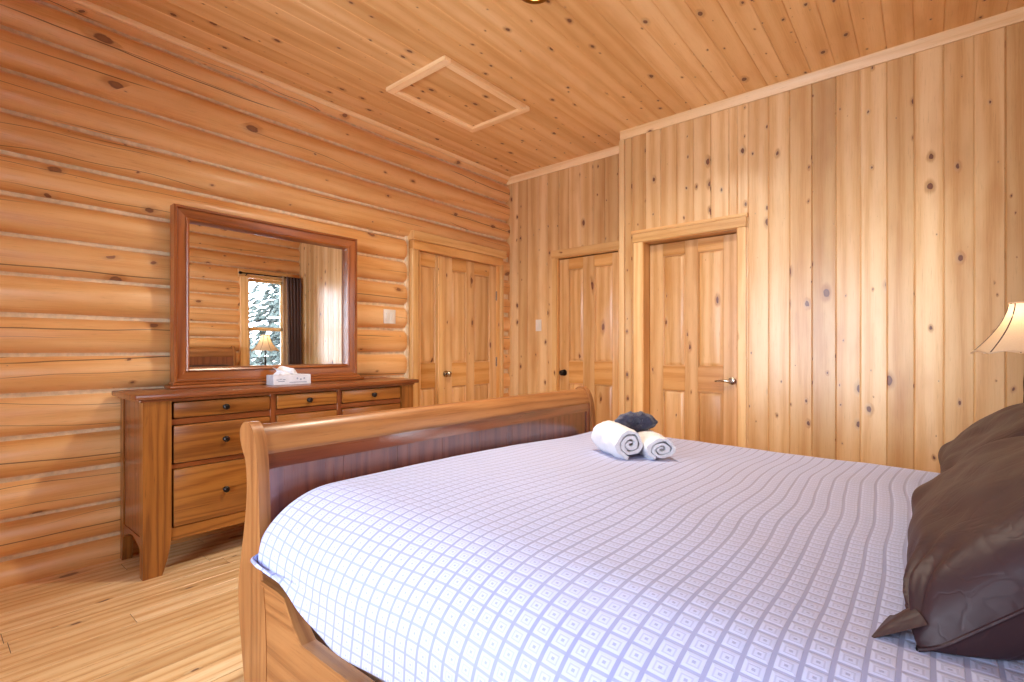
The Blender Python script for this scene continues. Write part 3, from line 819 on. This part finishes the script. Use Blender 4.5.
for i in range(nbp):
    p = xa+.04+i*pw
    mb.prism([(1.655, .758), (1.654, .55), (1.648, .40), (1.648, .34), (1.668, .34), (1.675, .758)], p+.0008, p+pw-.0008, 'x', g='z')
mb.build('footboard_panel', 'bedpanel', bd)
mb = MB()   # outer face of the footboard, seen from the dresser side
mb.prism([(1.70, .815), (1.70, .74), (1.715, .62), (1.745, .46), (1.735, .32), (1.705, .16), (1.68, .16), (1.695, .40), (1.70, .55), (1.682, .74), (1.682, .815)], xa, xb, 'x', g='z')
mb.build('footboard_back', 'bed', bd)
# headboard: taller sleigh curve
def hb(p): return (-.02-.45-(p[0]-1.60)*1.0 - .0, p[1]*1.325)
head_poly = [(-.575-(p[0]-1.655)*.95, p[1]*1.32) for p in foot_poly]
for (a, b) in ((BX0, BX0+.036), (BX1-.036, BX1)):
    mb = MB(); mb.prism(head_poly, a, b, 'x', g='z', tint=.6); mb.build('post', 'bed', bd)
hp = lambda P: [(-.575-(p[0]-1.655)*.95, p[1]*1.32) for p in P]
mb = MB(); mb.prism(hp(roll[1:]), xa, xb, 'x', tint=.7); mb.build('top_rail', 'bed', bd)
mb = MB(); mb.prism(hp([(1.652, .25), (1.650, .55), (1.657, .822), (1.70, .822), (1.695, .55), (1.695, .25)]), xa, xb, 'x', g='z'); mb.build('headboard_panel', 'bedpanel', bd)
# side rails with a curved top edge
def rail_poly(y0, y1):
    top = []
    for i in range(41):
        y = y0+(y1-y0)*i/40
        z = .300+.105*smooth((y-1.345)/.12)+.105*smooth((-.17-y)/.13); top.append((y, z))
    return [(y0, .10)]+top+[(y1, .10)]
for (a, b) in ((BX0+.002, BX0+.032), (BX1-.032, BX1-.002)):
    mb = MB(); poly = rail_poly(-.48, 1.605); n = len(poly)
    # quads between the bottom edge and the top edge, then the ledge
    for i in range(1, n-2):
        p, q = poly[i], poly[i+1]
        vs = [(a, p[0], .10), (a, q[0], .10), (a, q[0], q[1]), (a, p[0], p[1]), (b, p[0], .10), (b, q[0], .10), (b, q[0], q[1]), (b, p[0], p[1])]
        mb.add(vs, [[0, 1, 2, 3], [7, 6, 5, 4], [3, 2, 6, 7], [0, 4, 5, 1]], [[(v[2]+3, v[1]) for v in (vs[0], vs[1], vs[2], vs[3])], [(v[2]+3, v[1]) for v in (vs[7], vs[6], vs[5], vs[4])], [(v[0], v[1]) for v in (vs[3], vs[2], vs[6], vs[7])], [(v[0], v[1]) for v in (vs[0], vs[4], vs[5], vs[1])]], .55)
    lp = [(q[0], q[1]) for q in poly[1:-1]]
    for i in range(len(lp)-1):
        p, q = lp[i], lp[i+1]; e0, e1 = a-.006, b+.006
        vs = [(e0, p[0], p[1]-.004), (e0, q[0], q[1]-.004), (e0, q[0], q[1]+.010), (e0, p[0], p[1]+.010), (e1, p[0], p[1]-.004), (e1, q[0], q[1]-.004), (e1, q[0], q[1]+.010), (e1, p[0], p[1]+.010)]
        mb.add(vs, [[0, 1, 2, 3], [7, 6, 5, 4], [3, 2, 6, 7], [0, 4, 5, 1]], [[(v[2]*2, v[1]+1) for v in (vs[0], vs[1], vs[2], vs[3])], [(v[2], v[1]) for v in (vs[7], vs[6], vs[5], vs[4])], [(v[0], v[1]) for v in (vs[3], vs[2], vs[6], vs[7])], [(v[0], v[1]) for v in (vs[0], vs[4], vs[5], vs[1])]], .6)
    mb.build('side_rail', 'bed', bd)
mb = MB()
for i in range(9):
    y = -.40+i*.235; mb.box(BX0+.04, BX1-.04, y, y+.08, .17, .19, 'x')
mb.build('slat', 'trim', bd)

# mattress
def rbox(x0, x1, y0, y1, z0, z1, r):
    mb = MB(); mb.box(x0, x1, y0, y1, z0, z1, bev=r, seg=5); return mb
mb = rbox(.775, 2.745, -.50, 1.57, .20, .600, .09)
tag(mb.build('mattress', 'sheet', o=(1.75, .53, .19)), 'thick white mattress showing under the bedspread edge', 'mattress')

# bedspread
QY0, QY1 = -.50, 1.592
def ztop(x, y):
    z = .692-.045*smooth((x-1.25)/1.4)-.036*smooth((1.3-y)/1.5)*(1-.5*smooth((x-1.3)/1.2))
    z += .005*nz(x*2.2, y*3.0)+.0022*nz(x*6, y*9, 3)
    return z
def hemz(y): return .398+.115*smooth((y-1.12)/.44)+.010*nz(y*5, 3.0)
def qsect(y, n=110):
    """cross section of the bedspread at y: list of (x, z, arc length)"""
    pts = []
    hz = hemz(y); a = .255+.05*smooth((1.2-y)/1.0); b = .20
    xl = .674+.008*nz(y*4, 9.0)-.012*smooth((y-1.3)/.3); zc = ztop(xl+a, y)-b
    m = 16
    flare = .020*nz(y*6, 1.5)
    for i in range(m):
        t = i/m; z = hz+(zc-hz)*t; pts.append((xl-flare*(1-t)*.8-.012*(1-t), z))
    for i in range(26):
        t = PI/2*i/25; x = xl+a*(1-math.cos(t)); pts.append((x, zc+b*math.sin(t)+ztop(x, y)-ztop(xl+a, y)))
    x1 = 2.715
    for i in range(1, 52):
        x = xl+a+(x1-xl-a)*i/52; pts.append((x, ztop(x, y)))
    zr = ztop(x1, y)
    for i in range(13):
        t = PI/2*i/12; pts.append((x1+.062*math.sin(t), zr-.075*(1-math.cos(t))))
    for i in range(1, 10): pts.append((2.780+.010*math.sin(y*9)*i/10, zr-.075-.24*i/9))
    out = []; s_ = 0
    base = None
    for i, p in enumerate(pts):
        if i: s_ += math.dist(p, pts[i-1])
        out.append([p[0], p[1], s_])
    k0 = 60; s0 = out[k0][2]-out[k0][0]
    for o_ in out: o_[2] -= s0
    return out
mb = MB()
NYQ = 120
rows = []
ylist = [QY0+(1.535-QY0)*j/NYQ for j in range(NYQ+1)]
for y in ylist: rows.append([(p[0], y, p[1], p[2], y) for p in qsect(y)])
# foot end rolls over and tucks between mattress and footboard
last = qsect(1.535)
W_ = [smooth((p[1]-.50)/.10) for p in last]
for i in range(1, 9):
    t = PI/2*i/8
    rows.append([(p[0]+(.05*(1-math.cos(t))*(1-w_) if p[0] < 1 else 0), 1.535+.052*math.sin(t), p[1]-.045*(1-math.cos(t))*w_, p[2], 1.535+.055*t*.9) for p, w_ in zip(last, W_)])
b_ = rows[NYQ+8]
for i in range(1, 6):
    rows.append([(p[0]+(.012*i*(1-w_) if p[0] < 1 else 0), p[1]+.0008*i, p[2]-.022*i*w_, p[3], p[4]+.02*i) for p, w_ in zip(b_, W_)])
vs, fs, uv = [], [], []
m = len(rows[0])
for r_ in rows:
    for p in r_: vs.append((p[0], p[1], p[2]))
for j in range(len(rows)-1):
    for i in range(m-1):
        fs.append([j*m+i, j*m+i+1, (j+1)*m+i+1, (j+1)*m+i])
        uv.append([(rows[j][i][3], rows[j][i][4]), (rows[j][i+1][3], rows[j][i+1][4]), (rows[j+1][i+1][3], rows[j+1][i+1][4]), (rows[j+1][i][3], rows[j+1][i][4])])
mb.add(vs, fs, uv, .5)
qo = mb.build('bedspread', 'quilt', o=(1.75, .53, .66), sharp=180)
qo.data.materials[0] = M['quilt']
sm_ = qo.modifiers.new('thickness', 'SOLIDIFY'); sm_.thickness = .008; sm_.offset = -1
tag(qo, 'white bedspread woven with small grey framed squares over the bed', 'bedspread')

# ------------------------------------------------------------------ pillows
def make_pillow(name, L, H, T, lean, seed, label, tips):
    """leans back from its long lower edge; local x = length, origin at the bottom middle on the bed"""
    t = thing(name, (0, 0, 0), label, 'pillow', 'brown pillows against the headboard')
    mb = MB(); N = 72; K = 48; cl, sl = math.cos(lean), math.sin(lean)
    def place(X, y, Z):
        yy, zz = y*cl-Z*sl, y*sl+Z*cl
        if zz < .03: zz = .004+.026*math.exp((zz-.03)/.03)
        return (X, yy, zz)
    def surf(sgn):
        def fn(a, b):
            x, z = -math.cos(a*PI)*.35+(a*2-1)*.65, -math.cos(b*PI)*.35+(b*2-1)*.65
            ex = (1-.045*(1-z*z)*abs(x)**3); ez = (1-.06*(1-x*x)*abs(z)**3)
            th = (max(0, 1-abs(x)**7)**.55)*(max(0, 1-abs(z)**4.0)**.55)
            X, Z = x*L/2*ex*(1-.16*((z+1)/2)**2), H/2+z*H/2*ez
            cr = max(abs(x), abs(z))
            w_ = .016*nz(X*4+seed, Z*7, seed)+.006*nz(X*11+seed, Z*16, 2.0)
            d = min(math.hypot(x-sx, z-sz) for sx in (-1, 1) for sz in (-1, 1))
            ang = math.atan2(z+1.0, x+1.0)
            w_ += .012*math.sin(ang*14+nz(X*5, Z*5, seed)*3)*math.exp(-(d/.55)**2)
            y = sgn*(T/2*th+w_*smooth((1-cr)/.15))
            return place(X, y, Z)
        return fn
    mb.grid(N, K, surf(1), lambda a, b: (a*L, b*H)); mb.grid(N, K, surf(-1), lambda a, b: (a*L, b*H))
    mb.build('cover', 'brown', t, sharp=80)
    f = surf(0)
    ring_ = [f(i/40, 0) for i in range(40)]+[f(1, i/24) for i in range(24)]+[f(1-i/40, 1) for i in range(40)]+[f(0, 1-i/24) for i in range(25)]
    s_ = MB(); s_.tube(ring_, .0035, 8, cap=False); s_.build('piping', 'brown', t)
    for sx in tips:
        c = MB(); x0 = sx*L/2; n = 8
        tip, p, q = Vector((x0+sx*.004, .066, .006)), Vector((x0-sx*.012, -.012, .052)), Vector((x0-sx*.125, .050, .004))
        def ear(a, b, dz=0.0):
            m = p.lerp(q, b); v = tip.lerp(m, a); v.z += dz*math.sin(a*PI*.5)+.010*math.sin(b*PI*2)*a
            return v
        c.grid(n, n, lambda a, b: ear(a, b)); c.grid(n, n, lambda a, b: ear(a, b, .016*math.sin(b*PI)))
        c.build('corner_tip', 'brown', t, sharp=80)
    return t
P1 = make_pillow('bed_pillow', .88, .42, .21, math.radians(49), 1.3, 'large brown pillow nearest the viewer leaning on the headboard', (-1,))
P1.location = (1.465, .008, .648)
P2 = make_pillow('bed_pillow', .80, .42, .21, math.radians(47), 8.1, 'brown pillow behind the nearer one, below the lamp', ())
P2.location = (2.330, -.065, .640)

# ------------------------------------------------------------------ towels
def towel(loc, ang, L, r, seed, label, squash=.92):
    t = thing('rolled_towel', loc, label, 'towel', 'rolled white towels on the bed')
    turns, th, n = 2.6, r*.215, 96
    outer, inner = [], []
    for i in range(n+1):
        a = i/n; ph = a*turns*2*PI+seed; rr = r*(.16+.84*a)
        rr *= 1+.06*math.sin(ph*1.0+seed)
        for lst, q in ((outer, rr), (inner, max(rr-th, r*.03))): lst.append((q*math.cos(ph), q*math.sin(ph)))
    poly = outer+inner[::-1]
    def warp(p):
        k = p.y/L
        e = 1+.05*math.sin(k*5+seed)+.11*nz(p.x*15+seed, p.y*11, p.z*15)
        bul = 1-.10*smooth((abs(k)-.38)/.12)
        x, z = p.x*e*bul*1.04, p.z*e*bul*squash
        y = p.y+.010*nz(p.x*22+seed, p.z*22, seed)+(.012*smooth((r*.75-math.hypot(p.x, p.z))/r))*(1 if k > 0 else -1)*-1
        x += .007*nz(p.x*38, p.y*30, p.z*38+seed); z += .006*nz(p.x*34+4, p.y*30, p.z*34+seed)
        z = max(z, -r*squash*.93)
        return Vector((x, y, z+r*squash*.93))
    mb = MB(Matrix.Translation(loc) @ Matrix.Rotation(ang, 4, 'Z'))
    mb.prism(poly, -L/2, L/2, 'y', steps=20, warp=warp, tint=.5)
    mb.build('roll', 'towel', t, sharp=70)
    hem = MB(Matrix.Translation(loc) @ Matrix.Rotation(ang, 4, 'Z'))
    e0 = outer[-1]
    hem.tube([warp(Vector((e0[0], L*(k/10-.5)*.96, e0[1])))+Vector((0, 0, 0)) for k in range(11)], .005, 8); hem.build('hem', 'towel', t)
    return t
# axis direction of the rolls on the bed
zb = lambda x, y: ztop(x, y)
a1 = math.radians(-28)
towel((2.055, 1.080, zb(2.055, 1.080)-.003), math.radians(-38), .27, .083, .77, 'white rolled towel lying left, its coiled end toward the pillows')
towel((2.145, .958, zb(2.145, .958)-.003), math.radians(-44), .25, .076, .35, 'white rolled towel lying right, nearer the pine door', .78)
# gathered dark washcloth
wc = MB()
cen = Vector((2.160, 1.040, zb(2.160, 1.040)+.142))
dirv = Vector((.64, -.77, 0)); back = Vector((.77, .64, 0))   # across and away from the camera
def bundle(a, b):
    th = 2*PI*a; ph = PI*b; sp_ = math.sin(ph)
    lobe = 1+.14*math.cos(2*th)-.22*math.exp(-((th-PI/2)/.35)**2)
    pl = 1+(.030*math.sin(th*11+1.6*math.sin(ph*2))+.06*nz(math.cos(th)*3, math.sin(th)*3, ph*2))*sp_
    x = .086*sp_*lobe*pl*math.cos(th)
    z = .048*sp_*pl*math.sin(th)*(1.1 if math.sin(th) > 0 else .95)
    y = -.05*math.cos(ph)*(1-.75*math.exp(-(sp_/.55)**2))+.010*nz(x*40, z*40, b*5)
    if math.cos(th) and abs(x) < .02: z -= .006
    return cen+dirv*x+back*y+Vector((0, 0, z))
wc.grid(140, 40, bundle, wrapu=True)
wo = wc.build('washcloth', 'wash', o=cen, sharp=80)
tag(wo, 'dark navy washcloth gathered into a fan on the white towels', 'washcloth')

# ------------------------------------------------------------------ nightstand and lamp
LX, LY = 3.09, -.342
ns = thing('nightstand', (LX, -.36, 0), 'wooden nightstand under the lamp beyond the bed', 'nightstand')
mb = MB(); mb.box(LX-.235, LX+.255, -.60, -.12, .635, .66, 'x', bev=.005); mb.build('top', 'cherry', ns)
mb = MB(); mb.box(LX-.20, LX+.22, -.58, -.16, .12, .635, 'z'); mb.build('body', 'oak', ns)
for (z0, z1) in ((.40, .60), (.16, .37)):
    mb = MB(); mb.box(LX-.18, LX+.20, -.162, -.145, z0, z1, 'x', bev=.004); d = mb.build('drawer', 'oak', ns)
    k = MB(); k.lathe([(.012, .0), (.006, .006), (.015, .016), (.010, .026), (.001, .028)], (LX+.01, -.146, (z0+z1)/2), 'y', 16); k.build('knob', 'iron', d)
for sx in (-.19, .17):
    for yy in (-.575, -.205):
        mb = MB(); mb.box(LX+sx, LX+sx+.04, yy, yy+.04, 0, .12, 'z'); mb.build('leg', 'oak', ns)
lp = thing('table_lamp', (LX, LY, .66), 'lit table lamp with a cream bell shade and dark ribs', 'lamp')
mb = MB(); mb.lathe([(.001, 0), (.085, 0), (.088, .010), (.070, .022), (.030, .032), (.014, .05)], (LX, LY, .6605), 'z', 32); mb.build('base', 'iron', lp)
mb = MB(); mb.lathe([(.013, .04), (.010, .10), (.010, .15), (.014, .19), (.015, .22), (.012, .26), (.011, .29), (.012, .32), (.012, .345), (.010, .37), (.009, .40), (.008, .47), (.015, .475), (.015, .50), (.010, .505)], (LX, LY, .66), 'z', 24); mb.build('stem', 'iron', lp)
ZB, ZT = 1.126, 1.345
def shr(b): return .056+.122*(1-b)**1.7     # bell profile: b=0 bottom
NPAN = 8
def shp(a, b):
    th = a*2*PI; ph = (a*NPAN) % 1.0
    r_ = shr(b)*(1-.045*math.sin(ph*PI)*(1-.5*b))
    z = ZB+(ZT-ZB)*b-.012*(1-b)**3*math.sin(ph*PI)*-1-.0*b
    return (LX+r_*math.cos(th), LY+r_*math.sin(th), z)
mb = MB(); mb.grid(NPAN*8, 18, shp, wrapu=True); sh = mb.build('lamp_shade', 'shade', lp, sharp=60)
for k in range(NPAN):
    rb = MB(); rb.tube([shp(k/NPAN, b/14) for b in range(15)], .0026, 6); rb.build('rib', 'curtain', sh)
for (b, nm) in ((0, 'edge_band'), (1, 'edge_band')):
    rb = MB(); rb.tube([shp(k/64, b) for k in range(65)], .004, 6, cap=False); rb.build(nm, 'shade', sh)
mb = MB(); mb.lathe([(.001, .10), (.018, .095), (.028, .07), (.024, .04), (.013, .015), (.013, 0)], (LX, LY, 1.165), 'z', 18); mb.build('bulb', 'bulb', lp)
mb = MB(); mb.tube([(LX+.04*math.sin(t/12*PI)*1.0, LY, 1.15+.215*t/12) for t in range(13)], .002, 6); mb.tube([(LX-.04*math.sin(t/12*PI), LY, 1.15+.215*t/12) for t in range(13)], .002, 6)
for k in range(3):
    a = k*2*PI/3; mb.tube([(LX, LY, 1.345), (LX+.062*math.cos(a), LY+.062*math.sin(a), 1.343)], .0018, 6)
mb.build('harp', 'iron', lp)
mb = MB(); mb.lathe([(.004, 0), (.009, .006), (.006, .014), (.009, .022), (.001, .030)], (LX, LY, 1.345), 'z', 14); mb.build('finial', 'iron', lp)

# ------------------------------------------------------------------ curtain
rod = thing('curtain_rod', (3.3, RIGHTWALL+.09, 2.215), 'dark metal curtain rod above the window seen in the mirror', 'curtain rod')
mb = MB(); mb.tube([(2.93, RIGHTWALL+.09, 2.215), (3.77, RIGHTWALL+.09, 2.215)], .010, 12); mb.build('pole', 'iron', rod)
mb = MB(); mb.lathe([(.001, -.055), (.018, -.045), (.022, -.028), (.014, -.008), (.011, 0)], (2.93, RIGHTWALL+.09, 2.215), 'x', 16); mb.build('finial', 'iron', rod)
for x in (2.99, 3.72):
    mb = MB(); mb.tube([(x, RIGHTWALL+.0, 2.19), (x, RIGHTWALL+.05, 2.195), (x, RIGHTWALL+.09, 2.205)], .007, 8); mb.lathe([(.022, 0), (.022, .008)], (x, RIGHTWALL-.004, 2.19), 'y', 14); mb.build('bracket', 'iron', rod)
cu = thing('curtain', (3.63, RIGHTWALL+.09, .05), 'dark brown pleated curtain at the window seen in the mirror', 'curtain')
def cur(x0, x1, npl, amp, ph=0):
    def fn(a, b):
        z = .06+2.17*b; sq = 1-.10*math.sin(b*PI)
        x = x1-(x1-x0)*(1-a)*sq
        y = RIGHTWALL+.10+amp*math.sin(a*npl*2*PI+ph)*(.8+.2*math.cos(b*3))+.008*nz(a*9, b*3)
        return (x, y, z)
    return fn
mb = MB(); mb.grid(90, 24, cur(3.545, 3.770, 4.5, .030), lambda a, b: (a*.8, b*2.1)); c1 = mb.build('drape', 'curtain', cu, sharp=180)
so = c1.modifiers.new('thickness', 'SOLIDIFY'); so.thickness = .004
mb = MB(); mb.grid(20, 24, cur(3.475, 3.560, .8, .02, 1.0), lambda a, b: (a*.2, b*2.1)); c2 = mb.build('lining_edge', 'lining', cu, sharp=180)
so = c2.modifiers.new('thickness', 'SOLIDIFY'); so.thickness = .004

# ------------------------------------------------------------------ outdoors
g = MB()
g.grid(30, 30, lambda a, b: (-25+60*a, -30+29*b, -.6+.25*nz(a*6, b*6)))
struct(g.build('ground', 'snow'), 'snowy ground outside the window', 'ground')
def tree(x, y, h, seed, label):
    t = thing('fir_tree', (x, y, -.6), label, 'tree', 'snowy firs outside the window')
    mb = MB(); mb.lathe([(.16*h/6, -.1), (.12*h/6, h*.5), (.02, h*.97)], (x, y, -.6), 'z', 10); mb.build('trunk', 'bark', t)
    f = MB(); rr = random.Random(seed); vs, fs = [], []
    for k in range(int(h*170)):
        zz = rr.uniform(.08, 1)**.9; rad = (1-zz)*h*.24+.12; a = rr.uniform(0, 2*PI)
        r0 = rad*rr.uniform(.1, .75); L = rad*rr.uniform(.2, .35); z = -.6+zz*h
        ca, sa = math.cos(a), math.sin(a); w_ = L*.28
        b0 = len(vs); dz = -L*rr.uniform(.2, .5)
        vs += [(x+ca*r0, y+sa*r0, z), (x+ca*(r0+L*.6)-sa*w_, y+sa*(r0+L*.6)+ca*w_, z+dz*.5-.05), (x+ca*(r0+L), y+sa*(r0+L), z+dz), (x+ca*(r0+L*.6)+sa*w_, y+sa*(r0+L*.6)-ca*w_, z+dz*.5-.05), (x+ca*(r0+L*.5), y+sa*(r0+L*.5), z+dz*.3+.06)]
        fs += [[b0, b0+1, b0+4], [b0+1, b0+2, b0+4], [b0+2, b0+3, b0+4], [b0+3, b0, b0+4], [b0, b0+3, b0+2, b0+1]]
    f.add(vs, fs, g='z'); f.build('foliage', 'needle', t, sharp=20)
for i, (x, y, h) in enumerate(((4.6, -6.0, 4.6), (6.9, -6.9, 5.4), (9.4, -7.4, 5.4), (5.0, -11.0, 8.5), (9.3, -12.5, 9.0), (13.6, -13.0, 9.0))):
    tree(x, y, h, i+3, 'snowy grey green fir outside the window seen in the mirror')

# ------------------------------------------------------------------ light
wd = bpy.data.worlds.new('World'); sc.world = wd; wd.use_nodes = True
nt = wd.node_tree; nt.nodes.clear()
bg = nt.nodes.new('ShaderNodeBackground'); ow = nt.nodes.new('ShaderNodeOutputWorld')
bg.inputs[0].default_value = (.83, .95, 1.12, 1); bg.inputs[1].default_value = 5.2
nt.links.new(bg.outputs[0], ow.inputs[0])
def portal(loc, rot, sx, sy):
    l = bpy.data.lights.new('daylight', 'AREA'); l.shape = 'RECTANGLE'; l.size = sx; l.size_y = sy; l.cycles.is_portal = True
    o = bpy.data.objects.new('daylight_portal', l); C.objects.link(o); o.location = loc; o.rotation_euler = rot
portal((FRONTX-.08, (W2[0]+W2[1])/2, (W2[2]+W2[3])/2), (0, math.radians(-90), 0), W2[3]-W2[2], W2[1]-W2[0])
portal((3.3, RIGHTWALL-.13, 1.54), (math.radians(90), 0, 0), .6, 1.35)
portal((.2, RIGHTWALL-.13, 1.54), (math.radians(90), 0, 0), .66, 1.35)
pl = bpy.data.lights.new('lamp_bulb', 'POINT'); pl.energy = .35; pl.color = (1, .78, .52); pl.shadow_soft_size = .03
po = bpy.data.objects.new('lamp_bulb', pl); C.objects.link(po); po.location = (LX, LY, 1.30)
dl_ = bpy.data.lights.new('downlight_beam', 'AREA'); dl_.shape = 'DISK'; dl_.size = .12; dl_.energy = 14; dl_.color = (1, .86, .68); dl_.spread = math.radians(150)
do = bpy.data.objects.new('downlight_beam', dl_); C.objects.link(do); do.location = (2.022, 1.524, CEIL-.012)

# ------------------------------------------------------------------ camera and view
cd = bpy.data.cameras.new('Camera'); cd.sensor_width = 36; cd.lens = F/1024*36; cd.shift_y = 9/1024; cd.clip_start = .02
cam = bpy.data.objects.new('Camera', cd); C.objects.link(cam); cam.location = (0, 0, CAMZ)
cam.rotation_euler = (math.radians(90), 0, math.atan2(-.7694, .6388)); sc.camera = cam
vs_ = sc.view_settings; vs_.view_transform = 'Standard'; vs_.look = 'None'; vs_.gamma = 1; vs_.exposure = 1.6; vs_.use_curve_mapping = False
cy = sc.cycles
cy.use_denoising = True; cy.max_bounces = 10; cy.diffuse_bounces = 7; cy.glossy_bounces = 4; cy.transparent_max_bounces = 8
cy.sample_clamp_indirect = 8; cy.caustics_reflective = False; cy.caustics_refractive = False
